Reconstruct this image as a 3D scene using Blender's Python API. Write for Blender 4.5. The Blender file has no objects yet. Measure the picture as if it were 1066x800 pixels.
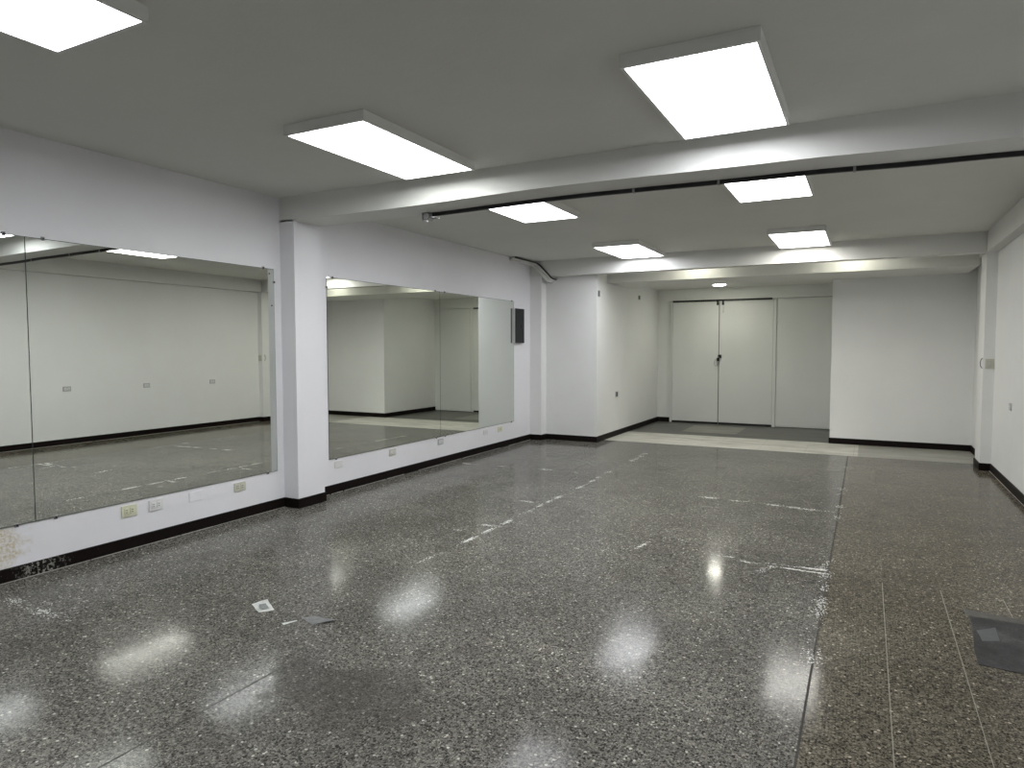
import bpy, bmesh, math, random
from mathutils import Vector, Matrix

random.seed(7)
S = bpy.context.scene
COL = S.collection

# ------------------------------------------------------------------ camera
cam_d = bpy.data.cameras.new('camera')
cam_d.sensor_fit = 'HORIZONTAL'
cam_d.sensor_width = 36.0
cam_d.lens = 703.77 * 36.0 / 1066.0
cam_d.clip_start = 0.05
cam = bpy.data.objects.new('camera', cam_d)
COL.objects.link(cam)
YAW, PITCH, ROLL = 0.482529673, -0.0531966, -0.00144765
f = Vector((-math.sin(YAW) * math.cos(PITCH), math.cos(YAW) * math.cos(PITCH), math.sin(PITCH)))
r0 = Vector((math.cos(YAW), math.sin(YAW), 0))
u0 = r0.cross(f)
r1 = math.cos(ROLL) * r0 + math.sin(ROLL) * u0
u1 = -math.sin(ROLL) * r0 + math.cos(ROLL) * u0
M = Matrix((r1, u1, -f)).transposed().to_4x4()
M.translation = Vector((4.620, 0.0, 1.426))
cam.matrix_world = M
S.camera = cam

# ------------------------------------------------------------------ world, exposure, lamp strengths
w = bpy.data.worlds.new('world')
S.world = w
w.use_nodes = True
w.node_tree.nodes['Background'].inputs[0].default_value = (0.5, 0.55, 0.6, 1)
w.node_tree.nodes['Background'].inputs[1].default_value = 0.0
S.view_settings.view_transform = 'Standard'
S.view_settings.look = 'None'
S.view_settings.gamma = 1.0
S.view_settings.use_curve_mapping = False
S.view_settings.exposure = 0.0
PANEL_POWER = 14.0
PANEL_COOL = (0.945, 0.965, 1.0, 1)
PANEL_WHITE = (0.97, 1.0, 0.97, 1)
DOWN_POWER = 95.0
DOWN_COL = (1.0, 0.99, 0.86, 1)
GAP_POWER = 34.0
GAP_COL = (1.0, 0.99, 0.83, 1)
PANEL_WARM = (1.0, 0.985, 0.93, 1)

# ------------------------------------------------------------------ measures (metres)
H = 2.75                    # ceiling
XR = 5.922                  # right wall
XB = 5.815                  # right beam / pillar face
YP, YQ = 4.397, 4.726       # first cross beam
YB, YB2 = 9.421, 9.59       # second cross beam
YC, YC2 = 10.03, 11.10      # deep beam before the niche
ZA, ZB, ZC, ZN = 2.541, 2.515, 2.43, 2.53
YD = 12.95                  # door wall
XL = 1.035                  # side of the left closet block
XN = 4.16                   # side of the right closet block
YK = 11.08                  # face of the right closet block
Y0 = -2.2                   # wall behind the camera
HB, TB = 0.085, 0.012       # baseboard

# ------------------------------------------------------------------ node helpers
class NT:
    def __init__(self, name):
        self.m = bpy.data.materials.new(name)
        self.m.use_nodes = True
        self.t = self.m.node_tree
        self.b = self.t.nodes['Principled BSDF']
        self.out = self.t.nodes['Material Output']
    def n(self, typ, **kw):
        x = self.t.nodes.new(typ)
        for k, v in kw.items():
            setattr(x, k, v)
        return x
    def l(self, a, b):
        self.t.links.new(a, b)
    def val(self, sock, v):
        if hasattr(v, 'is_output'):
            self.l(v, sock)
        else:
            sock.default_value = v
    def math(self, op, a, b=0.0, c=None, clamp=False):
        x = self.n('ShaderNodeMath', operation=op, use_clamp=clamp)
        self.val(x.inputs[0], a)
        self.val(x.inputs[1], b)
        if c is not None:
            self.val(x.inputs[2], c)
        return x.outputs[0]
    def coord(self):
        return self.n('ShaderNodeTexCoord').outputs['Object']
    def xyz(self, v):
        s = self.n('ShaderNodeSeparateXYZ')
        self.l(v, s.inputs[0])
        return s.outputs
    def noise(self, v, scale, detail=4, rough=0.55):
        x = self.n('ShaderNodeTexNoise')
        self.l(v, x.inputs['Vector'])
        x.inputs['Scale'].default_value = scale
        x.inputs['Detail'].default_value = detail
        x.inputs['Roughness'].default_value = rough
        return x.outputs['Fac']
    def vor(self, v, scale, rnd=1.0):
        x = self.n('ShaderNodeTexVoronoi')
        self.l(v, x.inputs['Vector'])
        x.inputs['Scale'].default_value = scale
        x.inputs['Randomness'].default_value = rnd
        return x
    def ramp(self, v, pts, interp='LINEAR'):
        x = self.n('ShaderNodeValToRGB')
        x.color_ramp.interpolation = interp
        e = x.color_ramp.elements
        while len(e) < len(pts):
            e.new(0.5)
        for i, (p, c) in enumerate(pts):
            e[i].position = p
            e[i].color = (c, c, c, 1) if isinstance(c, (int, float)) else (*c, 1)
        self.l(v, x.inputs[0])
        return x.outputs[0]
    def mix(self, fac, a, b, mode='MIX'):
        x = self.n('ShaderNodeMix', data_type='RGBA', blend_type=mode)
        self.val(x.inputs[0], fac)
        for s, v in ((x.inputs[6], a), (x.inputs[7], b)):
            if hasattr(v, 'is_output'):
                self.l(v, s)
            else:
                s.default_value = (*v, 1) if len(v) == 3 else v
        return x.outputs[2]
    def bump(self, h, strength, dist):
        x = self.n('ShaderNodeBump')
        x.inputs['Strength'].default_value = strength
        x.inputs['Distance'].default_value = dist
        self.l(h, x.inputs['Height'])
        self.l(x.outputs[0], self.b.inputs['Normal'])
    def set(self, **kw):
        for k, v in kw.items():
            self.val(self.b.inputs[k.replace('_', ' ')], v)

def plain(name, col, rough=0.5, metal=0.0, var=0.06, scale=25.0, spec=0.5):
    t = NT(name)
    c = t.coord()
    nz = t.noise(c, scale)
    t.set(Base_Color=t.mix(nz, tuple(x * (1 - var) for x in col), tuple(min(1, x * (1 + var)) for x in col)),
          Roughness=rough, Metallic=metal)
    t.b.inputs['Specular IOR Level'].default_value = spec
    return t.m

def paint(name, col, rough=0.6, bumpy=0.25, damp=False):
    t = NT(name)
    c = t.coord()
    big = t.noise(c, 1.3, 5)
    col2 = t.mix(t.ramp(big, [(0.35, 0.0), (0.7, 1.0)]), tuple(x * 0.955 for x in col), col)
    smear = t.ramp(t.noise(c, 6.0, 6, 0.65), [(0.60, 0.0), (0.75, 1.0)])
    col2 = t.mix(t.math('MULTIPLY', smear, 0.10), col2, (0.62, 0.61, 0.57))
    if damp:
        # salty damp stain above the skirting at the near end of the wall
        x, y, z = t.xyz(c)
        dy = t.math('DIVIDE', t.math('SUBTRACT', y, 2.10), 0.21)
        dz = t.math('DIVIDE', t.math('SUBTRACT', z, 0.21), 0.17)
        d = t.math('SQRT', t.math('ADD', t.math('MULTIPLY', dy, dy), t.math('MULTIPLY', dz, dz)))
        d = t.math('ADD', d, t.math('MULTIPLY', t.math('SUBTRACT', t.noise(c, 14, 6), 0.5), 1.6))
        msk = t.ramp(d, [(0.55, 1.0), (1.15, 0.0)])
        grain = t.ramp(t.noise(c, 60, 6, 0.7), [(0.42, 0.15), (0.62, 1.0)])
        col2 = t.mix(t.math('MULTIPLY', msk, grain), col2, (0.55, 0.47, 0.30))
    t.set(Base_Color=col2, Roughness=rough)
    t.b.inputs['Specular IOR Level'].default_value = 0.3
    t.bump(t.math('ADD', t.noise(c, 9, 3), t.math('MULTIPLY', t.noise(c, 70, 3), 0.25)), bumpy, 0.006)
    return t.m

def terrazzo():
    t = NT('terrazzo')
    c = t.coord()
    x, y, z = t.xyz(c)
    gx = t.math('DIVIDE', t.math('SUBTRACT', x, 4.437), 0.30)
    gy = t.math('DIVIDE', t.math('SUBTRACT', y, 3.492), 0.30)
    cell = t.n('ShaderNodeCombineXYZ')
    t.l(t.math('FLOOR', gx), cell.inputs[0])
    t.l(t.math('FLOOR', gy), cell.inputs[1])
    wn = t.n('ShaderNodeTexWhiteNoise', noise_dimensions='3D')
    t.l(cell.outputs[0], wn.inputs['Vector'])
    tile = wn.outputs['Value']
    # chips of two sizes in a grey matrix
    va = t.vor(c, 88)
    vb = t.vor(c, 230)
    ca = t.xyz(va.outputs['Color'])[0]
    cb = t.xyz(vb.outputs['Color'])[0]
    chips = t.ramp(ca, [(0.0, (0.026, 0.025, 0.024)), (0.22, (0.065, 0.063, 0.058)), (0.55, (0.125, 0.122, 0.112)),
                        (0.86, (0.19, 0.185, 0.168)), (0.975, (0.38, 0.37, 0.34))], 'CONSTANT')
    fine = t.ramp(cb, [(0.0, (0.030, 0.029, 0.028)), (0.3, (0.095, 0.092, 0.086)), (0.7, (0.15, 0.146, 0.134)),
                       (0.965, (0.26, 0.25, 0.23))], 'CONSTANT')
    chipmask = t.ramp(va.outputs['Distance'], [(0.40, 1.0), (0.62, 0.0)])
    col = t.mix(chipmask, fine, chips)
    # tile to tile tone, broad wear and mop stains
    col = t.mix(1.0, col, t.ramp(tile, [(0.0, 0.90), (1.0, 1.08)]), 'MULTIPLY')
    wear = t.ramp(t.noise(c, 0.55, 6, 0.6), [(0.32, 0.80), (0.68, 1.12)])
    col = t.mix(1.0, col, wear, 'MULTIPLY')
    stn = t.ramp(t.noise(c, 2.1, 7, 0.68), [(0.34, 1.0), (0.44, 0.0)])
    col = t.mix(t.math('MULTIPLY', stn, 0.35), col, (0.045, 0.042, 0.038))
    # the browner run of tiles along the right wall
    right = t.math('GREATER_THAN', gx, 0.0)
    col = t.mix(right, col, t.mix(1.0, col, (0.90, 0.84, 0.74), 'MULTIPLY'))
    # joints: mostly dark hairlines, a few filled with pale grout
    fx = t.math('ABSOLUTE', t.math('SUBTRACT', t.math('FRACT', t.math('ADD', gx, 0.5)), 0.5))
    fy = t.math('ABSOLUTE', t.math('SUBTRACT', t.math('FRACT', t.math('ADD', gy, 0.5)), 0.5))
    dmin = t.math('MINIMUM', fx, fy)
    line = t.ramp(dmin, [(0.003, 1.0), (0.006, 0.0)])
    pale = t.ramp(t.noise(c, 1.1, 3), [(0.55, 0.0), (0.62, 1.0)])
    fillx = t.math('MULTIPLY', right, t.math('LESS_THAN', fx, 0.012))
    fillx = t.math('MULTIPLY', fillx, t.math('MULTIPLY', t.math('GREATER_THAN', gx, 0.5), t.math('LESS_THAN', y, 4.62)))
    pale = t.math('MAXIMUM', t.math('MULTIPLY', pale, 0.45), fillx)
    jcol = t.mix(pale, (0.040, 0.039, 0.036), (0.20, 0.19, 0.165))
    jfac = t.math('MULTIPLY', line, t.math('MAXIMUM', t.ramp(t.noise(c, 2.3, 4), [(0.40, 0.12), (0.66, 0.70)]), fillx))
    # two joints that read as clear dark cuts
    big = t.math('MAXIMUM', t.math('LESS_THAN', t.math('ABSOLUTE', t.math('SUBTRACT', x, 4.437)), 0.005),
                 t.math('MULTIPLY', t.math('LESS_THAN', t.math('ABSOLUTE', t.math('SUBTRACT', x, 2.337)), 0.0038),
                        t.math('LESS_THAN', y, 2.15)))
    tj = t.math('MINIMUM', t.math('ABSOLUTE', t.math('SUBTRACT', y, 3.492)), t.math('ABSOLUTE', t.math('SUBTRACT', y, 4.692)))
    tj = t.math('MULTIPLY', t.math('LESS_THAN', tj, 0.004), t.math('GREATER_THAN', x, 4.25))
    tj = t.math('MULTIPLY', tj, t.ramp(t.noise(c, 3.2, 4), [(0.38, 0.25), (0.6, 0.9)]))
    big = t.math('MAXIMUM', big, tj)
    col = t.mix(jfac, col, jcol)
    col = t.mix(t.math('MULTIPLY', big, 0.8), col, (0.02, 0.02, 0.02))
    rgh = t.math('ADD', t.ramp(t.noise(c, 1.6, 6, 0.65), [(0.3, 0.08), (0.7, 0.15)]),
                 t.math('MULTIPLY', t.math('SUBTRACT', cb, 0.5), 0.05))
    ex, ey = t.math('DIVIDE', t.math('SUBTRACT', x, 2.72), 0.42), t.math('DIVIDE', t.math('SUBTRACT', y, 2.12), 0.30)
    ed = t.math('SQRT', t.math('ADD', t.math('MULTIPLY', ex, ex), t.math('MULTIPLY', ey, ey)))
    ed = t.math('ADD', ed, t.math('MULTIPLY', t.math('SUBTRACT', t.noise(c, 4.5, 6, 0.65), 0.5), 2.6))
    dirt = t.ramp(ed, [(0.55, 0.58), (1.0, 0.0)])
    col = t.mix(dirt, col, (0.040, 0.037, 0.033))
    rgh = t.math('ADD', rgh, t.math('MULTIPLY', dirt, 0.25))
    rgh = t.math('ADD', rgh, t.math('MULTIPLY', t.math('MAXIMUM', big, jfac), 0.35))
    col = t.mix(1.0, col, (1.42, 1.395, 1.33), 'MULTIPLY')
    t.set(Base_Color=col, Roughness=rgh)
    t.b.inputs['Specular IOR Level'].default_value = 0.055
    t.bump(t.math('ADD', t.noise(c, 5, 2), t.math('MULTIPLY', ca, 0.06)), 0.10, 0.004)
    return t.m

def cement():
    t = NT('dark_cement')
    c = t.coord()
    a = t.noise(c, 5.0, 7, 0.65)
    g = t.noise(c, 90, 3, 0.6)
    col = t.ramp(a, [(0.34, (0.026, 0.025, 0.026)), (0.52, (0.050, 0.049, 0.050)), (0.68, (0.105, 0.104, 0.104))])
    col = t.mix(1.0, col, t.ramp(g, [(0.3, 0.7), (0.7, 1.3)]), 'MULTIPLY')
    t.set(Base_Color=col, Roughness=0.5)
    t.b.inputs['Specular IOR Level'].default_value = 0.15
    t.bump(a, 0.3, 0.004)
    return t.m

def marble_tile(name, lo, hi, darkx=None):
    t = NT(name)
    c = t.coord()
    x, y, z = t.xyz(c)
    st = t.n('ShaderNodeMapping')
    st.inputs['Scale'].default_value = (0.8, 2.6, 1)
    st.inputs['Rotation'].default_value = (0, 0, 0.35)
    t.l(c, st.inputs['Vector'])
    v = t.noise(st.outputs[0], 2.2, 8, 0.62)
    col = t.ramp(v, [(0.30, lo), (0.62, hi)])
    fx = t.math('ABSOLUTE', t.math('SUBTRACT', t.math('FRACT', t.math('DIVIDE', x, 0.60)), 0.5))
    line = t.math('LESS_THAN', fx, 0.004)
    col = t.mix(t.math('MULTIPLY', line, 0.5), col, (0.12, 0.115, 0.10))
    if darkx:
        d = t.math('GREATER_THAN', t.math('ADD', x, t.math('MULTIPLY', y, 0.0)), darkx)
        col = t.mix(t.math('MULTIPLY', d, 0.75), col, t.mix(v, (0.17, 0.165, 0.14), (0.31, 0.30, 0.26)))
    t.set(Base_Color=col, Roughness=0.38)
    return t.m

def baseboard_mat():
    t = NT('dark_baseboard')
    c = t.coord()
    x, y, z = t.xyz(c)
    col = t.mix(t.noise(c, 20, 5), (0.0045, 0.003, 0.003), (0.010, 0.006, 0.0055))
    chips = t.ramp(t.noise(c, 75, 6, 0.7), [(0.685, 0.0), (0.70, 1.0)])
    d = t.math('ABSOLUTE', t.math('DIVIDE', t.math('SUBTRACT', y, 2.36), 0.17))
    near = t.ramp(t.math('ADD', d, t.math('MULTIPLY', t.math('SUBTRACT', t.noise(c, 30, 5), 0.5), 1.2)), [(0.5, 1.0), (1.0, 0.0)])
    worn = t.math('MULTIPLY', near, t.ramp(t.noise(c, 55, 6, 0.7), [(0.52, 0.0), (0.60, 0.7)]))
    worn = t.math('MULTIPLY', worn, t.math('LESS_THAN', x, 0.1))
    col = t.mix(t.math('MAXIMUM', t.math('MULTIPLY', chips, 0.5), worn), col, (0.42, 0.41, 0.37))
    t.set(Base_Color=col, Roughness=0.5)
    t.b.inputs['Specular IOR Level'].default_value = 0.12
    return t.m

def emit(name, col, power):
    t = NT(name)
    c = t.coord()
    e = t.n('ShaderNodeEmission')
    nz = t.noise(c, 3, 1)
    e.inputs['Color'].default_value = col
    t.l(t.math('MULTIPLY_ADD', nz, 0.02 * power, 0.99 * power), e.inputs['Strength'])
    t.l(e.outputs[0], t.out.inputs['Surface'])
    return t.m

def mirror_mat():
    t = NT('mirror_glass')
    c = t.coord()
    g = t.mix(t.noise(c, 0.8, 4), (0.785, 0.812, 0.77), (0.815, 0.838, 0.80))
    t.set(Base_Color=g, Metallic=1.0, Roughness=0.0)
    return t.m

MAT = dict(
    wall_light_cast=paint('white_paint_light_cast', (0.82, 0.815, 0.85), damp=True),  # lavender cast of the light put into the white paint colour
    wall=paint('white_paint', (0.83, 0.835, 0.825)),
    wall_warm=paint('offwhite_paint', (0.79, 0.80, 0.765)),
    ceil=paint('ceiling_paint', (0.745, 0.745, 0.71), 0.75, 0.5),
    beam=paint('beam_paint', (0.76, 0.76, 0.74), 0.65, 0.4),
    door=paint('door_paint', (0.76, 0.775, 0.74), 0.5, 0.08),
    floor=terrazzo(),
    strip=marble_tile('pale_marbled_tile', (0.36, 0.35, 0.305), (0.66, 0.645, 0.57), 4.55),
    dark_tile=marble_tile('grey_marbled_tile', (0.045, 0.045, 0.040), (0.105, 0.104, 0.09)),
    light_tile=marble_tile('light_grey_tile', (0.13, 0.13, 0.11), (0.23, 0.225, 0.19)),
    base=baseboard_mat(),
    grout=plain('grout', (0.36, 0.35, 0.32), 0.8, var=0.4, scale=40),
    mirror=mirror_mat(),
    mirror_edge_and_shadow=plain('mirror_edge_and_shadow', (0.03, 0.045, 0.04), 0.25),  # dark glass sides, and the painted gap shadow along the rim
    clip=plain('mirror_clip_metal', (0.26, 0.25, 0.26), 0.6, 0.3),
    screw=plain('dark_screw', (0.03, 0.03, 0.03), 0.5, 0.5),
    lamp_frame=plain('lamp_frame_white', (0.78, 0.78, 0.76), 0.45, var=0.03),
    cool=emit('panel_cool', PANEL_COOL, PANEL_POWER),
    white=emit('panel_white', PANEL_WHITE, PANEL_POWER),
    warm=emit('panel_warm', PANEL_WARM, PANEL_POWER),
    down=emit('downlight_glow', DOWN_COL, DOWN_POWER),
    gap=emit('gap_light_glow', GAP_COL, GAP_POWER),
    rail=plain('dark_rail_metal', (0.022, 0.022, 0.024), 0.4, 0.4),
    slot=plain('rail_slot', (0.10, 0.10, 0.10), 0.5, 0.3),
    galv=plain('galvanised_steel', (0.36, 0.36, 0.36), 0.6, 0.4, 0.2),
    black=plain('black_steel', (0.007, 0.007, 0.008), 0.45, 0.2),
    panel=plain('charcoal_panel', (0.014, 0.017, 0.019), 0.5, spec=0.25),
    panel_side=plain('grey_panel_box', (0.66, 0.67, 0.67), 0.5),
    ivory=plain('ivory_plastic', (0.66, 0.66, 0.50), 0.4, var=0.08),
    plate=plain('white_plastic', (0.73, 0.73, 0.73), 0.4),
    plate_grey=plain('grey_plastic', (0.45, 0.45, 0.46), 0.4),
    beige=plain('beige_plastic', (0.55, 0.54, 0.46), 0.45),
    hole=plain('socket_hole', (0.02, 0.02, 0.018), 0.7),
    pipe=plain('painted_pipe', (0.78, 0.78, 0.76), 0.35),
    cable=plain('dark_cable_and_shadow', (0.03, 0.03, 0.03), 0.6),  # wire loop by the switch, and the painted shadow line along the conduits
    paper=plain('paper', (0.80, 0.81, 0.79), 0.8, var=0.12, scale=30),
    paper_grey=plain('paper_grey', (0.34, 0.345, 0.345), 0.8, var=0.25, scale=40),
    paper_dark=plain('paper_print', (0.20, 0.21, 0.205), 0.8, var=0.4, scale=60),
    residue=plain('white_residue', (0.62, 0.61, 0.58), 0.8, var=0.2, scale=50),
    patch=cement(),
    patch_edge=plain('worn_cement', (0.105, 0.10, 0.09), 0.6, var=0.6, scale=60, spec=0.15),
    card=plain('pale_card', (0.21, 0.215, 0.22), 0.6, var=0.15),
    steel=plain('lock_steel', (0.35, 0.35, 0.34), 0.35, 0.9),
)

# ------------------------------------------------------------------ mesh helpers
def finish(name, bm, mat, parent=None, smooth=False):
    me = bpy.data.meshes.new(name)
    bmesh.ops.recalc_face_normals(bm, faces=bm.faces)
    bm.to_mesh(me)
    bm.free()
    mats = mat if isinstance(mat, (list, tuple)) else [mat]
    for m in mats:
        me.materials.append(MAT[m])
    if smooth:
        for p in me.polygons:
            p.use_smooth = True
    o = bpy.data.objects.new(name, me)
    COL.objects.link(o)
    if parent:
        o.parent = parent
    return o

def add_box(bm, lo, hi, bev=0.0, mi=0, seg=2):
    n = bmesh.new()
    bmesh.ops.create_cube(n, size=1.0)
    for v in n.verts:
        v.co = Vector([lo[i] + (v.co[i] + 0.5) * (hi[i] - lo[i]) for i in range(3)])
    if bev > 0:
        bmesh.ops.bevel(n, geom=n.edges[:], offset=bev, segments=seg, affect='EDGES', profile=0.5)
    for fc in n.faces:
        fc.material_index = mi
    me = bpy.data.meshes.new('tmp')
    n.to_mesh(me)
    n.free()
    bm.from_mesh(me)
    bpy.data.meshes.remove(me)

def add_cyl(bm, a, b, r, seg=16, r2=None, mi=0):
    a, b = Vector(a), Vector(b)
    d = b - a
    n = bmesh.new()
    bmesh.ops.create_cone(n, cap_ends=True, segments=seg, radius1=r, radius2=r if r2 is None else r2, depth=d.length)
    q = Vector((0, 0, 1)).rotation_difference(d.normalized()).to_matrix().to_4x4()
    q.translation = (a + b) / 2
    bmesh.ops.transform(n, matrix=q, verts=n.verts)
    for fc in n.faces:
        fc.material_index = mi
    me = bpy.data.meshes.new('tmp')
    n.to_mesh(me)
    n.free()
    bm.from_mesh(me)
    bpy.data.meshes.remove(me)

def add_tube(bm, pts, r, seg=12, mi=0):
    """one swept tube through the points with mitred bends"""
    pts = [Vector(p) for p in pts]
    rings = []
    prev = None
    for i, p in enumerate(pts):
        if i == 0:
            tdir = (pts[1] - p).normalized()
        elif i == len(pts) - 1:
            tdir = (p - pts[i - 1]).normalized()
        else:
            tdir = ((p - pts[i - 1]).normalized() + (pts[i + 1] - p).normalized()).normalized()
        if prev is None:
            up = Vector((0, 0, 1)) if abs(tdir.z) < 0.9 else Vector((1, 0, 0))
            s = tdir.cross(up).normalized()
        else:
            s = (prev - tdir * prev.dot(tdir)).normalized()
        prev = s
        v = tdir.cross(s)
        rings.append([bm.verts.new(p + r * (math.cos(2 * math.pi * k / seg) * s + math.sin(2 * math.pi * k / seg) * v)) for k in range(seg)])
    for a, b in zip(rings, rings[1:]):
        for k in range(seg):
            bm.faces.new((a[k], a[(k + 1) % seg], b[(k + 1) % seg], b[k])).material_index = mi
    bm.faces.new(rings[0][::-1]).material_index = mi
    bm.faces.new(rings[-1]).material_index = mi

def box(name, lo, hi, mat, parent=None, bev=0.0):
    bm = bmesh.new()
    add_box(bm, lo, hi, bev)
    return finish(name, bm, mat, parent)

def tag(o, label, cat, group=None, kind=None):
    o['label'] = label
    o['category'] = cat
    if group:
        o['group'] = group
    if kind:
        o['kind'] = kind
    return o

def struct(o, label, cat):
    return tag(o, label, cat, None, 'structure')

def empty(name, loc, label, cat, group=None):
    o = bpy.data.objects.new(name, None)
    COL.objects.link(o)
    o.location = loc
    o.empty_display_size = 0.05
    return tag(o, label, cat, group)

def copy_tree(o, parent=None):
    c = o.copy()
    COL.objects.link(c)
    if parent:
        c.parent = parent
    for ch in list(o.children):
        copy_tree(ch, c)
    return c

# ------------------------------------------------------------------ floor
def slab(name, x0, x1, y0, y1, z0, z1, mat, label, cat):
    return struct(box(name, (x0, y0, z0), (x1, y1, z1), mat), label, cat)

slab('floor', -0.1, XR + 0.1, Y0, 9.89, -0.1, 0.0, 'floor', 'speckled grey terrazzo tile floor of the main hall', 'floor')
slab('floor', -0.1, XR + 0.1, 9.89, 11.10, -0.1, 0.0, 'strip', 'pale marbled tile band crossing the floor before the sliding doors', 'floor')
slab('floor', -0.1, XR + 0.1, 11.10, YD + 0.1, -0.1, 0.0, 'dark_tile', 'dark grey tile floor just in front of the sliding doors', 'floor')
slab('floor', 1.85, 2.75, 11.50, 12.55, -0.05, 0.0012, 'light_tile',
     'lighter grey tile laid in the dark floor by the left sliding door', 'floor')

# ------------------------------------------------------------------ ceiling, beams
slab('ceiling', -0.1, XR + 0.1, Y0, YC2, H, H + 0.12, 'ceil', 'rough grey-white plaster ceiling of the main hall', 'ceiling')
slab('ceiling', XL - 0.3, XN + 0.3, YC2, YD + 0.1, ZN, H + 0.12, 'ceil', 'lower white ceiling over the niche with the sliding doors', 'ceiling')

def cross_beam(name, y0, y1, zb, sag, label):
    """plastered beam across the room; its soffit is not perfectly level"""
    bm = bmesh.new()
    n = 32
    rows = []
    for i in range(n + 1):
        x = XB * i / n
        z = zb + sag(x)
        rows.append([bm.verts.new((x, y0, H + 0.02)), bm.verts.new((x, y0, z)), bm.verts.new((x, y1, z)), bm.verts.new((x, y1, H + 0.02))])
    for a, b in zip(rows, rows[1:]):
        for k in range(3):
            bm.faces.new((a[k], a[k + 1], b[k + 1], b[k]))
        bm.faces.new((a[3], a[0], b[0], b[3]))
    bm.faces.new(rows[0])
    bm.faces.new(rows[-1][::-1])
    return struct(finish(name, bm, 'beam'), label, 'beam')

def interp(tab):
    def g(x):
        for (a, va), (b, vb) in zip(tab, tab[1:]):
            if a <= x <= b:
                k = (x - a) / (b - a)
                k = k * k * (3 - 2 * k)
                return va + (vb - va) * k
        return tab[-1][1] if x > tab[-1][0] else tab[0][1]
    return g
SAG = interp([(0, -0.004), (1.3, 0.0), (2.6, 0.017), (4.2, 0.0), (5.0, -0.018), (5.9, -0.036)])
cross_beam('beam', YP, YQ, ZA, SAG, 'white plaster beam across the hall above the square pillar between the mirrors')
cross_beam('beam', YB, YB2, ZB, lambda x: 0.0, 'white plaster beam across the far end of the hall')
slab('beam', 0.9, XB, YC, YC2, ZC, H + 0.02, 'beam', 'deep white beam just before the niche with the sliding doors', 'beam')
slab('beam', XB, XR + 0.02, Y0, YC2, ZB, H + 0.02, 'beam', 'white plaster beam running along the top of the right wall', 'beam')

# ------------------------------------------------------------------ walls and pillars
slab('wall_left', -0.12, 0.0, Y0, YB + 0.1, 0.0, H + 0.02, 'wall_light_cast', 'white left wall that carries the mirrors', 'wall')
slab('wall_right', XR, XR + 0.12, Y0, YD, 0.0, H + 0.02, 'wall', 'plain white right wall', 'wall')
slab('wall_rear', -0.1, XR + 0.1, Y0 - 0.12, Y0, 0.0, H + 0.02, 'wall', 'white wall behind the camera', 'wall')
slab('wall_far', XL - 0.2, XN + 0.2, YD, YD + 0.12, 0.0, H, 'wall_warm', 'white wall holding the sliding doors', 'wall')
slab('wall_closet_left', -0.12, XL, YB2, YD + 0.12, 0.0, H + 0.02, 'wall', 'white closet block at the far left corner of the hall', 'wall')
slab('wall_closet_right', XN, XR + 0.02, YK, YD + 0.12, 0.0, ZC + 0.2, 'wall', 'large blank white closet wall right of the sliding doors', 'wall')
slab('trim_1', XL - 0.05, XN + 0.05, YD - 0.035, YD, 2.312, ZN + 0.01, 'wall_warm', 'white header band above the sliding doors', 'trim')
slab('pillar', -0.01, 0.169, YP, YQ, 0.0, ZA + 0.01, 'wall_light_cast', 'white square pillar between the two mirror walls', 'pillar')
slab('pillar', -0.01, 0.194, YB, YB2 + 0.02, 0.0, ZB + 0.01, 'wall', 'shallow white pillar beside the dark breaker box', 'pillar')
slab('pillar', XB, XR + 0.01, YB, 9.83, 0.0, ZB + 0.01, 'wall', 'white pillar on the right wall with the beige switch', 'pillar')
slab('pillar', XB, XR + 0.01, YP, YQ, 0.0, ZB + 0.01, 'wall', 'white pillar on the right wall under the nearer beam', 'pillar')

# ------------------------------------------------------------------ baseboards (run: list of xy corners, room on the left of the path normal)
def baseboard(name, pts, label, side=1, h=HB, t=TB):
    bm = bmesh.new()
    P = [Vector((x, y)) for x, y in pts]
    n = len(P)
    off = []
    for i in range(n):
        ns = []
        if i > 0:
            d = (P[i] - P[i - 1]).normalized()
            ns.append(Vector((-d.y, d.x)) * side)
        if i < n - 1:
            d = (P[i + 1] - P[i]).normalized()
            ns.append(Vector((-d.y, d.x)) * side)
        if len(ns) == 2:
            off.append(ns[0] * t + ns[1] * t if abs(ns[0].dot(ns[1])) < 0.5 else ns[0] * t)
        else:
            off.append(ns[0] * t)
    rows = []
    for p, o in zip(P, off):
        q = p + o
        s = p + o * 0.75
        b = p - o * 0.1
        rows.append([bm.verts.new((b.x, b.y, 0)), bm.verts.new((q.x, q.y, 0)), bm.verts.new((q.x, q.y, h - 0.004)),
                     bm.verts.new((s.x, s.y, h)), bm.verts.new((b.x, b.y, h))])
    for a, c in zip(rows, rows[1:]):
        for k in range(5):
            bm.faces.new((a[k], a[(k + 1) % 5], c[(k + 1) % 5], c[k]))
    bm.faces.new(rows[0])
    bm.faces.new(rows[-1][::-1])
    return struct(finish(name, bm, 'base'), label, 'baseboard')

baseboard('baseboard_left', [(0, Y0), (0, YP), (0.169, YP), (0.169, YQ), (0, YQ), (0, YB), (0.194, YB), (0.194, YB2), (XL, YB2), (XL, YD), (1.272, YD)],
          'black baseboard along the mirror wall and closet block', -1)
baseboard('baseboard_right', [(XR, Y0), (XR, YP), (XB, YP), (XB, YQ), (XR, YQ), (XR, YB), (XB, YB), (XB, 9.83), (XR, 9.83), (XR, YK)],
          'black baseboard along the right wall', 1)
baseboard('baseboard_far', [(XN, YK), (XR, YK)], 'black baseboard under the blank closet wall', -1)
baseboard('baseboard_niche', [(XN, YK), (XN, YD)], 'black baseboard on the hidden side of the closet wall', 1)
baseboard('baseboard_rear', [(0, Y0), (XR, Y0)], 'black baseboard on the wall behind the camera', 1)

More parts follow.
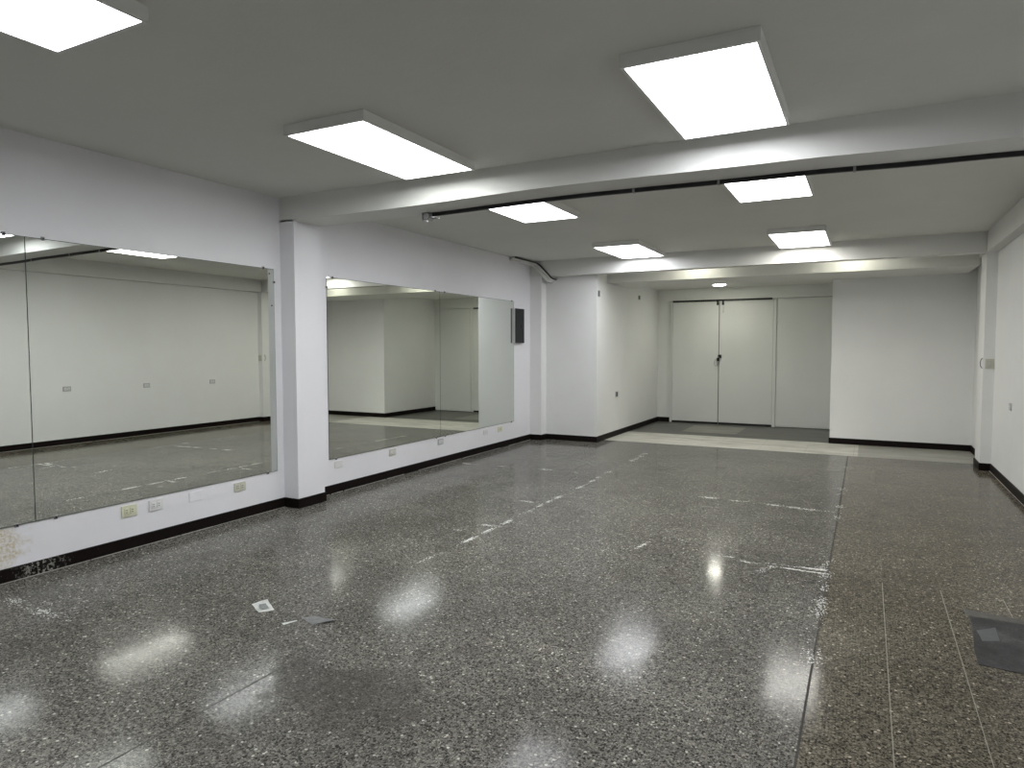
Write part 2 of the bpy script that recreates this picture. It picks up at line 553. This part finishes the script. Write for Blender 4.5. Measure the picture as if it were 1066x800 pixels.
def grout_line(name, pts, label):
    bm = bmesh.new()
    for (x0, y0), (x1, y1) in zip(pts, pts[1:]):
        L = math.hypot(x1 - x0, y1 - y0)
        s = 0.0
        dx, dy = (x1 - x0) / L, (y1 - y0) / L
        while s < L - 0.02:
            e = min(L, s + random.uniform(0.05, 0.5))
            wd = random.uniform(0.003, 0.008)
            if random.random() < 0.85:
                nx, ny = -dy * wd / 2, dx * wd / 2
                a = (x0 + dx * s, y0 + dy * s)
                b = (x0 + dx * e, y0 + dy * e)
                add_box(bm, (min(a[0], b[0]) - abs(nx), min(a[1], b[1]) - abs(ny), -0.001),
                        (max(a[0], b[0]) + abs(nx), max(a[1], b[1]) + abs(ny), 0.003))
            s = e + random.choice((0, 0, 0.01, 0.03))
    return struct(finish(name, bm, 'grout'), label, 'trim')
k = TB + 0.004
grout_line('trim_2', [(k, 0.2), (k, YP - 0.01)], 'pale grout line at the foot of the left baseboard before the pillar')
grout_line('trim_3', [(k, YQ + 0.02), (k, YB - 0.02)], 'pale grout line at the foot of the left baseboard past the pillar')
grout_line('trim_4', [(XR - k, 4.8), (XR - k, YB - 0.02)], 'pale grout line at the foot of the right baseboard')

# ------------------------------------------------------------------ mirrors
def mirror(y0, y1, z0, z1, label, clips, screws=()):
    root = empty('wall_mirror', (0.0, (y0 + y1) / 2, z0), label, 'mirror', 'frameless mirror panes on the left wall')
    oy, oz = (y0 + y1) / 2, z0
    bm = bmesh.new()
    add_box(bm, (0.001, y0 - oy, 0.0), (0.006, y1 - oy, z1 - z0))
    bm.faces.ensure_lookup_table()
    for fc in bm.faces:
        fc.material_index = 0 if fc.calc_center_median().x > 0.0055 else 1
    finish('glass', bm, ['mirror', 'mirror_edge_and_shadow'], root)
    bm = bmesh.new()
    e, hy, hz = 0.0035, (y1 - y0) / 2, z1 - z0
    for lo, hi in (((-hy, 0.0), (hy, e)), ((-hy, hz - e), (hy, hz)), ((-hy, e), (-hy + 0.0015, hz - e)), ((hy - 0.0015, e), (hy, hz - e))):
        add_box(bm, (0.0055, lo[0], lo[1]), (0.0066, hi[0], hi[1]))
    finish('gap_shadow_edge', bm, 'mirror_edge_and_shadow', root)  # dark border painted in for the gap shadow at the glass edge
    for cy, cz, ax in clips:
        bm = bmesh.new()
        cy -= oy
        cz -= oz
        if ax == 'z':
            add_box(bm, (0.0, cy - 0.010, cz - 0.012), (0.010, cy + 0.010, cz + 0.012), 0.002)
        else:
            add_box(bm, (0.0, cy - 0.012, cz - 0.010), (0.010, cy + 0.012, cz + 0.010), 0.002)
        c = finish('mirror_clip', bm, 'clip', root)
        bm = bmesh.new()
        add_cyl(bm, (0.009, cy, cz), (0.013, cy, cz), 0.007, 12)
        finish('clip_screw', bm, 'screw', c)
    for cy, cz in screws:
        bm = bmesh.new()
        add_cyl(bm, (0.005, cy - oy, cz - oz), (0.010, cy - oy, cz - oz), 0.006, 12)
        finish('screw', bm, 'screw', root)
    return root
MB, MT = 0.338, 2.118
mirror(0.62, 2.334, MB, MT, 'mirror pane nearest the camera, cut off by the photo edge', [(2.22, MT, 'z'), (2.228, MB, 'z'), (1.2, MT, 'z'), (1.2, MB, 'z')])
mirror(2.336, 4.314, MB, MT, 'wide mirror pane ending just before the square pillar', [(2.44, MT, 'z'), (2.455, MB, 'z'), (4.20, MT, 'z'), (4.205, MB, 'z'), (4.314, 2.005, 'y')],
       [(4.265, 2.075), (4.285, 1.80)])
mirror(4.969, 6.9165, MB, MT - 0.005, 'mirror pane starting right after the square pillar, reflecting the closet block',
       [(5.05, MT - 0.005, 'z'), (5.065, MB, 'z'), (6.819, MT - 0.005, 'z'), (6.825, MB, 'z'), (4.969, 2.013, 'y')])
mirror(6.9175, 8.868, MB, MT - 0.005, 'mirror pane ending beside the dark breaker box',
       [(7.025, MT - 0.005, 'z'), (7.02, MB, 'z'), (8.805, MT - 0.005, 'z'), (8.79, MB, 'z')])

# ------------------------------------------------------------------ ceiling light panels
def light_panel():
    root = empty('ceiling_light', (0, 0, H), '', 'ceiling light', 'square-edged LED panels on the ceiling')
    bm = bmesh.new()
    X, Y, T = 0.303, 0.603, 0.060
    lip = 0.018
    # tray: four walls with an inward lip, closed top
    add_box(bm, (-X, -Y, -T), (-X + lip, Y, 0.0), 0.0015)
    add_box(bm, (X - lip, -Y, -T), (X, Y, 0.0), 0.0015)
    add_box(bm, (-X + lip, -Y, -T), (X - lip, -Y + lip, 0.0), 0.0015)
    add_box(bm, (-X + lip, Y - lip, -T), (X - lip, Y, 0.0), 0.0015)
    add_box(bm, (-X + lip, -Y + lip, -0.012), (X - lip, Y - lip, 0.0))
    finish('frame', bm, 'lamp_frame', root)
    bm = bmesh.new()
    add_box(bm, (-X + lip, -Y + lip, -T + 0.002), (X - lip, Y - lip, -T + 0.008))
    finish('diffuser', bm, 'cool', root)
    return root
first = light_panel()
XLc, XRc = 1.535 + 0.285, 3.617 + 0.285
lamps = [
    (XRc, 0.548, 'cool', 'ceiling light panel over the camera, beside the corner panel'),
    (XLc, 0.548, 'cool', 'ceiling light panel nearest the mirror wall, cut off by the top edge of the photo'),
    (XLc, 3.017, 'white', 'ceiling light panel before the first beam, on the mirror side'),
    (XRc, 3.017, 'cool', 'largest-looking ceiling light panel, before the first beam and away from the mirrors'),
    (XLc, 5.010, 'cool', 'ceiling light panel half hidden behind the first beam, on the mirror side'),
    (XRc, 5.040, 'warm', 'ceiling light panel half hidden behind the dark rail, away from the mirrors'),
    (XLc, 8.130, 'cool', 'ceiling light panel just before the far beam, on the mirror side'),
    (XRc, 8.130, 'warm', 'ceiling light panel just before the far beam, away from the mirrors'),
]
for i, (x, y, kind, lab) in enumerate(lamps):
    o = first if i == 0 else copy_tree(first)
    o.location = (x, y + 0.585, H)
    o['label'] = lab
    for ch in o.children:
        if ch.name.startswith('diffuser'):
            if kind != 'cool':
                ch.data = ch.data.copy()
                ch.data.materials[0] = MAT[kind]

def downlight(loc, mat, label):
    dl = empty('downlight', loc, label, 'ceiling light')
    bm = bmesh.new()
    add_cyl(bm, (0, 0, -0.026), (0, 0, 0.0), 0.112, 32)
    finish('housing', bm, 'lamp_frame', dl)
    bm = bmesh.new()
    add_cyl(bm, (0, 0, -0.034), (0, 0, -0.026), 0.098, 32, 0.105)
    finish('diffuser', bm, mat, dl)
downlight((2.355, 12.0, ZN), 'down', 'small round light on the niche ceiling above the sliding doors')
downlight((2.42, 9.725, H), 'gap', 'round light between the two far beams, mirrored on the floor below the sliding doors')
downlight((4.42, 9.725, H), 'gap', 'round light between the two far beams, mirrored on the floor beside the long dark joint')

# ------------------------------------------------------------------ dark rail under the first beam
rl = empty('ceiling_rail', (1.42, 4.700, 2.522), 'long dark metal rail fixed under the white cross beam', 'rail')
def rail_mesh(dz0, dz1, dy, hh):
    bm = bmesh.new()
    n = 30
    rows = []
    for i in range(n + 1):
        x = 4.39 * i / n
        zc = SAG(x + 1.42) * 1.0
        rows.append([bm.verts.new((x, -dy, zc + dz0)), bm.verts.new((x, dy, zc + dz0)), bm.verts.new((x, dy, zc + dz1)), bm.verts.new((x, -dy, zc + dz1))])
    for a, b in zip(rows, rows[1:]):
        for q in range(4):
            bm.faces.new((a[q], a[(q + 1) % 4], b[(q + 1) % 4], b[q]))
    bm.faces.new(rows[0])
    bm.faces.new(rows[-1][::-1])
    return bm
finish('rail', rail_mesh(-0.009, 0.0185, 0.012, 0), 'rail', rl)
finish('rail_slot', rail_mesh(-0.0105, -0.008, 0.003, 0), 'slot', rl)
bm = bmesh.new()
add_box(bm, (-0.075, -0.045, 0.014), (0.005, 0.045, 0.022), 0.001)
add_box(bm, (-0.075, -0.045, -0.045), (-0.071, 0.045, 0.018), 0.001)
add_box(bm, (0.000, -0.024, -0.030), (0.004, 0.024, 0.018), 0.001)
add_box(bm, (0.000, -0.024, -0.030), (0.055, 0.024, -0.024), 0.001)
eb = finish('end_bracket', bm, 'galv', rl)
bm = bmesh.new()
add_cyl(bm, (-0.035, -0.048, -0.012), (-0.035, 0.040, -0.012), 0.026, 20)
add_cyl(bm, (-0.035, -0.056, -0.012), (-0.035, -0.048, -0.012), 0.012, 12)
finish('pulley', bm, 'plate_grey', eb)
for x in (3.135, 3.72, 4.53):
    bm = bmesh.new()
    zc = SAG(x)
    x -= 1.42
    add_box(bm, (x - 0.008, -0.016, -0.0135 + zc), (x + 0.008, 0.016, -0.0095 + zc), 0.001)
    add_box(bm, (x - 0.008, -0.016, -0.0135 + zc), (x + 0.008, -0.0125, 0.0185 + zc), 0.001)
    add_box(bm, (x - 0.008, 0.0125, -0.0135 + zc), (x + 0.008, 0.016, 0.0185 + zc), 0.001)
    finish('rail_clamp', bm, 'galv', rl)

# ------------------------------------------------------------------ pipes at the far beam
def bend_pipe(off, r, label, mat):
    dx, dz = off
    pts = [(0.030 + dx, 8.72, H - 0.030 + dz), (0.045 + dx, 9.20, H - 0.034 + dz), (0.065 + dx, 9.36, H - 0.040 + dz),
           (0.105 + dx, YB - 0.030, H - 0.075 + dz), (0.255 + dx, YB - 0.030, ZB + 0.01 + dz), (0.285 + dx, YB - 0.03, ZB - 0.030 + dz), (0.290 + dx, YB + 0.03, ZB - 0.045 + dz), (0.290 + dx, YB2 + 0.01, ZB - 0.050 + dz)]
    pts = [Vector(p) for p in pts]
    o = pts[0].copy()
    bm = bmesh.new()
    add_tube(bm, [p - o for p in pts], r)
    ob = finish('conduit_pipe', bm, mat, None, True)
    ob.location = o
    return tag(ob, label, 'pipe', 'bent conduits at the far beam')
bend_pipe((0.0, -0.016), 0.021, 'lower bent grey conduit where the mirror wall meets the far beam', 'pipe')
bend_pipe((0.044, 0.000), 0.015, 'upper bent grey conduit where the mirror wall meets the far beam', 'pipe')

bend_pipe((0.078, 0.010), 0.010, 'dark tube standing in for the shadow line above the bent grey conduits', 'cable')  # not a cable: dark tube added as the conduits' shadow line

# ------------------------------------------------------------------ breaker box
bb = empty('breaker_box', (0.0, 8.99, 1.503), 'charcoal metal breaker box at the end of the second mirror', 'breaker box')
bm = bmesh.new()
add_box(bm, (0.0, -0.134, 0.0), (0.036, 0.134, 0.503), 0.003)
finish('body', bm, 'panel_side', bb)
bm = bmesh.new()
add_box(bm, (0.036, -0.138, -0.003), (0.050, 0.138, 0.506), 0.003)
dr = finish('door', bm, 'panel', bb)
bm = bmesh.new()
add_box(bm, (0.050, 0.030, 0.215), (0.056, 0.060, 0.285), 0.002)
finish('latch', bm, 'black', dr)
bm = bmesh.new()
add_box(bm, (0.049, 0.04, 0.445), (0.0515, 0.065, 0.47), 0.001)
finish('lock', bm, 'black', dr)

# ------------------------------------------------------------------ wall plates
def plate(name, loc, nrm, w, h, mat, label, cat, kind, group, tilt=0.0):
    """plate on a wall; local +x is out of the wall, local y along it"""
    root = empty(name, loc, label, cat, group)
    root.rotation_euler = (0, 0, math.atan2(nrm[1], nrm[0]))
    bm = bmesh.new()
    add_box(bm, (0.0, -w / 2, -h / 2), (0.009, w / 2, h / 2), 0.003)
    pl = finish('cover_plate', bm, mat, root)
    if kind == 'blank':
        for sy in (-1, 1):
            bm = bmesh.new()
            add_cyl(bm, (0.008, sy * w * 0.36, 0), (0.0105, sy * w * 0.36, 0), 0.004, 10)
            finish('screw', bm, mat, root)
    if kind in ('socket', 'module'):
        for sy in (-1, 1):
            bm = bmesh.new()
            add_box(bm, (0.008, sy * w * 0.19 - w * 0.15, -h * 0.27), (0.013, sy * w * 0.19 + w * 0.15, h * 0.27), 0.002)
            mod = finish('socket', bm, mat if kind == 'socket' else 'plate', root)
            for pz in (-0.008, 0.008):
                bm = bmesh.new()
                add_box(bm, (0.012, sy * w * 0.19 - 0.008, pz - 0.0018), (0.0138, sy * w * 0.19 + 0.004, pz + 0.0018))
                finish('slot', bm, 'hole', mod)
    if kind == 'switch':
        bm = bmesh.new()
        add_box(bm, (0.008, -w * 0.20, -h * 0.30), (0.012, w * 0.20, h * 0.30), 0.002)
        finish('switch_frame', bm, 'plate_grey', root)
        bm = bmesh.new()
        add_box(bm, (0.010, -w * 0.13, -h * 0.22), (0.018, w * 0.13, h * 0.22), 0.003)
        finish('rocker', bm, mat, root)
    return root
GL = 'wall plates in a row under the mirrors'
plate('wall_outlet', (0, 2.945, 0.274), (1, 0), 0.112, 0.082, 'ivory', 'yellowed double wall outlet under the first mirror wall', 'outlet', 'socket', GL)
plate('wall_outlet', (0, 3.150, 0.275), (1, 0), 0.112, 0.082, 'plate', 'white double wall outlet beside the yellowed one', 'outlet', 'socket', GL)
plate('blank_plate', (-0.004, 3.485, 0.272), (1, 0), 0.115, 0.076, 'wall_light_cast', 'blank plate painted over in wall white, under the first mirror wall', 'wall plate', 'blank', GL)
plate('wall_outlet', (0, 3.905, 0.270), (1, 0), 0.115, 0.075, 'beige', 'cream wall outlet just before the square pillar', 'outlet', 'socket', GL)
plate('wall_outlet', (0, 5.098, 0.277), (1, 0), 0.115, 0.070, 'plate', 'white outlet right after the square pillar, below the mirror corner', 'outlet', 'blank', GL)
plate('wall_outlet', (0, 5.963, 0.276), (1, 0), 0.115, 0.072, 'beige', 'grey-white outlet midway under the mirror past the pillar', 'outlet', 'module', GL)
plate('wall_outlet', (0, 6.915, 0.276), (1, 0), 0.115, 0.072, 'plate_grey', 'grey outlet below the joint of the two far mirror panes', 'outlet', 'module', GL)
plate('wall_outlet', (0, 8.030, 0.270), (1, 0), 0.115, 0.072, 'plate', 'white outlet under the last mirror pane, second from its end', 'outlet', 'module', GL)
plate('wall_outlet', (0, 8.440, 0.268), (1, 0), 0.115, 0.072, 'ivory', 'yellowed outlet under the end of the last mirror pane', 'outlet', 'socket', GL)
GR = 'outlets along the right wall'
plate('wall_outlet', (XR, 5.822, 0.828), (-1, 0), 0.115, 0.072, 'plate_grey', 'wall outlet on the right wall seen first in the mirror from the pane joint', 'outlet', 'module', GR)
plate('wall_outlet', (XR, 7.081, 0.818), (-1, 0), 0.115, 0.072, 'plate_grey', 'wall outlet on the right wall seen midway in the first mirror', 'outlet', 'module', GR)
plate('wall_outlet', (XR, 8.350, 0.825), (-1, 0), 0.115, 0.072, 'plate_grey', 'wall outlet on the right wall nearest the pillar with the switch', 'outlet', 'module', GR)
plate('light_switch', (5.874, YB, 1.236), (0, -1), 0.085, 0.115, 'beige', 'beige light switch on the far right pillar', 'switch', 'switch', None)
bm = bmesh.new()
pts = []
for i in range(15):
    a = math.pi * 1.5 * i / 14 - math.pi * 0.75
    pts.append((-0.004 - 0.020 * math.cos(a), 0.0, 0.055 * math.sin(a)))
add_tube(bm, pts, 0.004, 8)
o = finish('cable_loop', bm, 'cable', None, True)
o.location = (XB + 0.002, YB + 0.05, 1.242)
tag(o, 'short dark loop of wire sticking out beside the beige switch', 'cable')

# ------------------------------------------------------------------ fittings on the left closet block
def wall_slot(name, loc, rot, w, h, label):
    root = empty(name, loc, label, 'wall box')
    root.rotation_euler = (0, 0, rot)
    bm = bmesh.new()
    t = 0.006
    add_box(bm, (0, -w / 2, -h / 2), (0.012, -w / 2 + t, h / 2))
    add_box(bm, (0, w / 2 - t, -h / 2), (0.012, w / 2, h / 2))
    add_box(bm, (0, -w / 2 + t, -h / 2), (0.012, w / 2 - t, -h / 2 + t))
    add_box(bm, (0, -w / 2 + t, h / 2 - t), (0.012, w / 2 - t, h / 2))
    finish('rim', bm, 'plate_grey', root)
    bm = bmesh.new()
    add_box(bm, (0, -w / 2 + t, -h / 2 + t), (0.003, w / 2 - t, h / 2 - t))
    finish('opening', bm, 'hole', root)
    return root
wall_slot('wall_box', (XL, 9.648, 2.240), 0, 0.080, 0.095, 'small metal wall box high on the corner of the far left closet block')
wall_slot('wall_box', (XL, 11.69, 2.312), 0, 0.09, 0.075, 'small dark wall box high above the side of the closet block')
wall_slot('wall_box', (XL, 10.50, 0.675), 0, 0.10, 0.085, 'low open outlet box on the side of the closet block')

# ------------------------------------------------------------------ sliding doors
def door(name, x0, x1, label, hang):
    root = bpy.data.objects.new(name, None)
    COL.objects.link(root)
    root.location = (x0, YD, 0)
    tag(root, label, 'door', None, 'structure')
    bm = bmesh.new()
    W = x1 - x0
    add_box(bm, (0.0, -0.032, 0.036), (W, -0.004, 2.285), 0.002)
    finish('panel', bm, 'door', root)
    bm = bmesh.new()
    add_box(bm, (0.0, -0.030, 0.0), (W, -0.010, 0.040))
    finish('bottom_gap', bm, 'black', root)
    for hx in hang:
        bm = bmesh.new()
        add_box(bm, (hx - x0 - 0.020, -0.044, 2.215), (hx - x0 + 0.020, -0.032, 2.262), 0.005)
        add_box(bm, (hx - x0 - 0.014, -0.043, 2.235), (hx - x0 + 0.014, -0.032, 2.305), 0.002)
        h = finish('hanger', bm, 'black', root)
        bm = bmesh.new()
        add_cyl(bm, (hx - x0, -0.049, 2.285), (hx - x0, -0.034, 2.285), 0.020, 16)
        finish('roller', bm, 'black', h)
    return root
d1 = door('door_1', 1.325, 2.183, 'left white sliding door hung from the black track', (2.160,))
box('gap_shade_strip', (0.858, -0.030, 0.02), (0.872, -0.012, 2.285), 'slot', d1)  # dark strip filling the gap between the leaves, painted in as its shade
door('door_2', 2.197, 3.130, 'right white sliding door hung from the black track', (2.256,))
slab('wall_panel', 3.20, XN + 0.05, YD - 0.030, YD, 0.012, 2.296, 'door', 'fixed white panel right of the sliding doors', 'wall panel')
slab('trim_5', 3.134, 3.186, YD - 0.034, YD, 0.0, 2.300, 'door', 'white stile between the right sliding door and the fixed panel', 'trim')
slab('trim_6', 1.284, 1.320, YD - 0.040, YD, 0.0, 2.300, 'door', 'white door stile beside the closet block', 'trim')
tr = box('door_track', (1.33, YD - 0.058, 2.288), (3.11, YD - 0.036, 2.318), 'black', None, 0.002)
tag(tr, 'black metal track above the two sliding doors', 'track')

pk = empty('padlock', (2.194, YD - 0.05, 1.235), 'black padlock with a hanging key loop between the sliding doors', 'padlock')
bm = bmesh.new()
add_box(bm, (-0.012, -0.020, 0.000), (0.048, 0.012, 0.062), 0.006)
finish('hasp', bm, 'black', pk)
bm = bmesh.new()
add_box(bm, (-0.034, -0.034, -0.055), (0.018, -0.008, 0.002), 0.006)
finish('body', bm, 'black', pk)
bm = bmesh.new()
add_tube(bm, [(-0.022 + 0.016 * (1 - math.cos(math.pi * i / 8)), -0.021, 0.0 + 0.03 * math.sin(math.pi * i / 8)) for i in range(9)], 0.004, 8)
finish('shackle', bm, 'steel', pk, True)
bm = bmesh.new()
add_tube(bm, [(-0.045 + 0.030 * math.sin(2 * math.pi * i / 20), -0.022, -0.085 + 0.062 * math.cos(2 * math.pi * i / 20)) for i in range(21)], 0.004, 6)
finish('key_loop', bm, 'steel', pk, True)
bm = bmesh.new()
add_tube(bm, [(0, 0, 0), (0.003, 0.0, -0.06), (0.0, 0.0, -0.12)], 0.004, 8)
add_cyl(bm, (0, 0, -0.14), (0, 0, -0.11), 0.009, 10, 0.005)
o = finish('pull_cord', bm, 'plate_grey', None)
o.location = (2.262, YD - 0.040, 2.215)
tag(o, 'short grey cord hanging from the right roller of the sliding doors', 'cord')

# ------------------------------------------------------------------ things on the floor
def sheet(name, quad, zf, mat, nx=10, ny=8, thick=0.0006):
    """thin curled sheet over a quad of floor points (a, b, c, d)"""
    a, b, c, d = [Vector((x, y, 0)) for x, y in quad]
    o = (a + b + c + d) / 4
    bm = bmesh.new()
    g = []
    for j in range(ny + 1):
        v = j / ny
        row = []
        for i in range(nx + 1):
            u = i / nx
            p = (a * (1 - u) + b * u) * (1 - v) + (d * (1 - u) + c * u) * v - o
            row.append(bm.verts.new((p.x, p.y, zf(u, v))))
        g.append(row)
    for j in range(ny):
        for i in range(nx):
            bm.faces.new((g[j][i], g[j][i + 1], g[j + 1][i + 1], g[j + 1][i]))
    r = bmesh.ops.solidify(bm, geom=bm.faces[:], thickness=thick)
    ob = finish(name, bm, mat)
    ob.location = o
    return ob
p1 = sheet('paper_scrap', [(1.630, 2.590), (1.752, 2.530), (1.795, 2.600), (1.672, 2.665)],
           lambda u, v: 0.0012 + 0.014 * (1 - u) ** 2 * (0.5 + 0.5 * v) + 0.004 * math.sin(5 * u + 2 * v) ** 2, 'paper')
tag(p1, 'crumpled white paper scrap with a raised edge on the floor', 'paper')
bm = bmesh.new()
add_box(bm, (-0.03, -0.022, 0.008), (0.032, 0.012, 0.0092))
q = finish('printed_area', bm, 'paper_dark', p1)
q.rotation_euler = (0, 0.10, -0.46)
q.location = (0.012, 0.002, 0.003)
p2 = sheet('paper_scrap', [(2.005, 2.585), (2.120, 2.548), (2.205, 2.640), (2.050, 2.640)],
           lambda u, v: 0.0012 + 0.010 * u ** 3 * v + 0.002 * math.sin(7 * u) ** 2, 'paper_grey')
tag(p2, 'flat grey paper scrap lying beside the crumpled white one', 'paper')
p3 = sheet('paper_scrap', [(1.965, 2.490), (1.990, 2.478), (2.020, 2.545), (2.005, 2.555)],
           lambda u, v: 0.001 + 0.003 * u * v, 'paper', 4, 6)
tag(p3, 'tiny white paper sliver next to the flat grey scrap', 'paper')

# repaired patch in the floor by the right edge
bm = bmesh.new()
out = [(5.128, 4.015), (5.105, 3.80), (5.100, 3.60), (5.26, 3.585), (5.50, 3.600), (5.74, 3.590), (5.745, 3.90), (5.74, 4.235), (5.52, 4.225), (5.33, 4.235), (5.135, 4.24)]
top = [bm.verts.new((x - 5.42, y - 3.9, 0.003)) for x, y in out]
bot = [bm.verts.new((x - 5.42, y - 3.9, -0.001)) for x, y in out]
bm.faces.new(top)
for i in range(len(out)):
    j = (i + 1) % len(out)
    bm.faces.new((top[i], bot[i], bot[j], top[j]))
pt = finish('floor_patch', bm, 'patch')
pt.location = (5.42, 3.9, 0)
tag(pt, 'dark cement patch let into the terrazzo by the right wall', 'patch', None, 'structure')
bm = bmesh.new()
out = [(5.118, 4.345), (5.122, 4.235), (5.33, 4.232), (5.52, 4.222), (5.74, 4.23), (5.745, 4.31), (5.50, 4.30), (5.33, 4.312)]
top = [bm.verts.new((x - 5.42, y - 3.9, 0.002)) for x, y in out]
bot = [bm.verts.new((x - 5.42, y - 3.9, -0.001)) for x, y in out]
bm.faces.new(top)
for i in range(len(out)):
    j = (i + 1) % len(out)
    bm.faces.new((top[i], bot[i], bot[j], top[j]))
finish('worn_edge', bm, 'patch_edge', pt)
cd = sheet('tile_scrap', [(5.150, 3.895), (5.225, 3.935), (5.232, 4.115), (5.142, 4.030)], lambda u, v: 0.0042 + 0.002 * math.sin(3 * v) ** 2, 'card', 4, 6, 0.002)
tag(cd, 'pale grey square scrap lying on the dark cement patch', 'scrap')

# white residue of old floor tape / partition edges: flecks along joints
def residue(segs, label, seed):
    rnd = random.Random(seed)
    bm = bmesh.new()
    for x0, y0, x1, y1, wd, dens in segs:
        L = math.hypot(x1 - x0, y1 - y0)
        dx, dy = (x1 - x0) / L, (y1 - y0) / L
        n = int(L * dens * 1.35)
        # clumps along the line so it breaks up like worn paint
        clump = [rnd.uniform(0, L) for _ in range(max(2, int(L * 5)))]
        for _ in range(n):
            s = rnd.choice(clump) + rnd.gauss(0, 0.04) if rnd.random() < 0.85 else rnd.uniform(0, L)
            if s < 0 or s > L:
                continue
            e = rnd.gauss(0, wd * 0.40)
            px, py = x0 + dx * s - dy * e, y0 + dy * s + dx * e
            a = rnd.uniform(0.003, 0.0085)
            b = a * rnd.uniform(0.25, 0.6)
            th = math.atan2(dy, dx) + rnd.gauss(0, 0.45)
            k = rnd.randint(5, 7)
            z = 0.0006 + rnd.uniform(0, 0.0004)
            vs = []
            for q in range(k):
                t = 2 * math.pi * q / k
                rr = rnd.uniform(0.65, 1.25)
                u, v = a * rr * math.cos(t), b * rr * math.sin(t)
                vs.append(bm.verts.new((px + u * math.cos(th) - v * math.sin(th), py + u * math.sin(th) + v * math.cos(th), z)))
            bm.faces.new(vs)
    ob = finish('tape_residue', bm, 'residue')
    return tag(ob, label, 'tape residue', 'white residue lines on the floor', 'stuff')
residue([(2.015, 3.62, 2.022, 3.86, 0.022, 170), (2.030, 4.08, 2.045, 5.05, 0.028, 340), (2.04, 5.05, 2.036, 5.60, 0.03, 150), (2.04, 5.62, 2.04, 6.1, 0.03, 300),
         (2.05, 6.1, 2.05, 6.95, 0.03, 130), (2.03, 6.95, 2.02, 8.9, 0.05, 200),
         (1.78, 4.43, 1.86, 4.46, 0.03, 160), (1.90, 4.665, 2.08, 4.675, 0.025, 380), (1.72, 5.57, 2.0, 5.565, 0.03, 180)],
        'long broken white line on the floor running away past the first beam', 3)
residue([(0.22, 7.07, 0.45, 7.09, 0.04, 420), (0.70, 7.10, 1.45, 7.16, 0.05, 170), (1.5, 7.15, 1.75, 7.15, 0.03, 80)],
        'faint white marks on the floor along the far part of the mirror wall', 4)
residue([(3.16, 6.49, 3.42, 6.515, 0.055, 420), (3.5, 6.49, 3.75, 6.47, 0.03, 190), (3.78, 6.485, 4.17, 6.435, 0.045, 520), (4.17, 6.42, 4.44, 6.445, 0.05, 420),
         (4.44, 6.1, 4.44, 6.75, 0.05, 130), (4.44, 7.2, 4.44, 7.9, 0.07, 100), (4.44, 7.9, 4.44, 9.0, 0.06, 50)],
        'white line across the floor tiles nearest the pale tile band', 5)
residue([(4.06, 4.685, 4.435, 4.705, 0.018, 620), (4.07, 4.635, 4.43, 4.63, 0.015, 620), (3.72, 4.71, 3.86, 4.715, 0.02, 220), (3.90, 4.655, 4.03, 4.65, 0.02, 320),
         (4.02, 4.45, 4.12, 4.64, 0.04, 200), (4.43, 4.3, 4.43, 4.72, 0.045, 190), (4.425, 3.65, 4.43, 4.3, 0.05, 170), (4.43, 3.1, 4.435, 3.65, 0.06, 100),
         (4.38, 4.72, 4.44, 4.95, 0.05, 200), (3.30, 5.0, 3.5, 4.95, 0.06, 80)],
        'white corner mark on the floor at the long dark joint', 6)
residue([(0.30, 2.02, 0.72, 2.00, 0.05, 330), (0.72, 2.00, 1.02, 1.995, 0.04, 110), (0.55, 2.08, 0.72, 2.09, 0.03, 90)],
        'white scrape on the floor near the camera end of the mirror wall', 8)
residue([(3.19, 4.55, 3.25, 4.88, 0.02, 210), (3.0, 4.45, 3.1, 4.5, 0.05, 80)],
        'short white tick on the floor in the middle of the hall', 9)
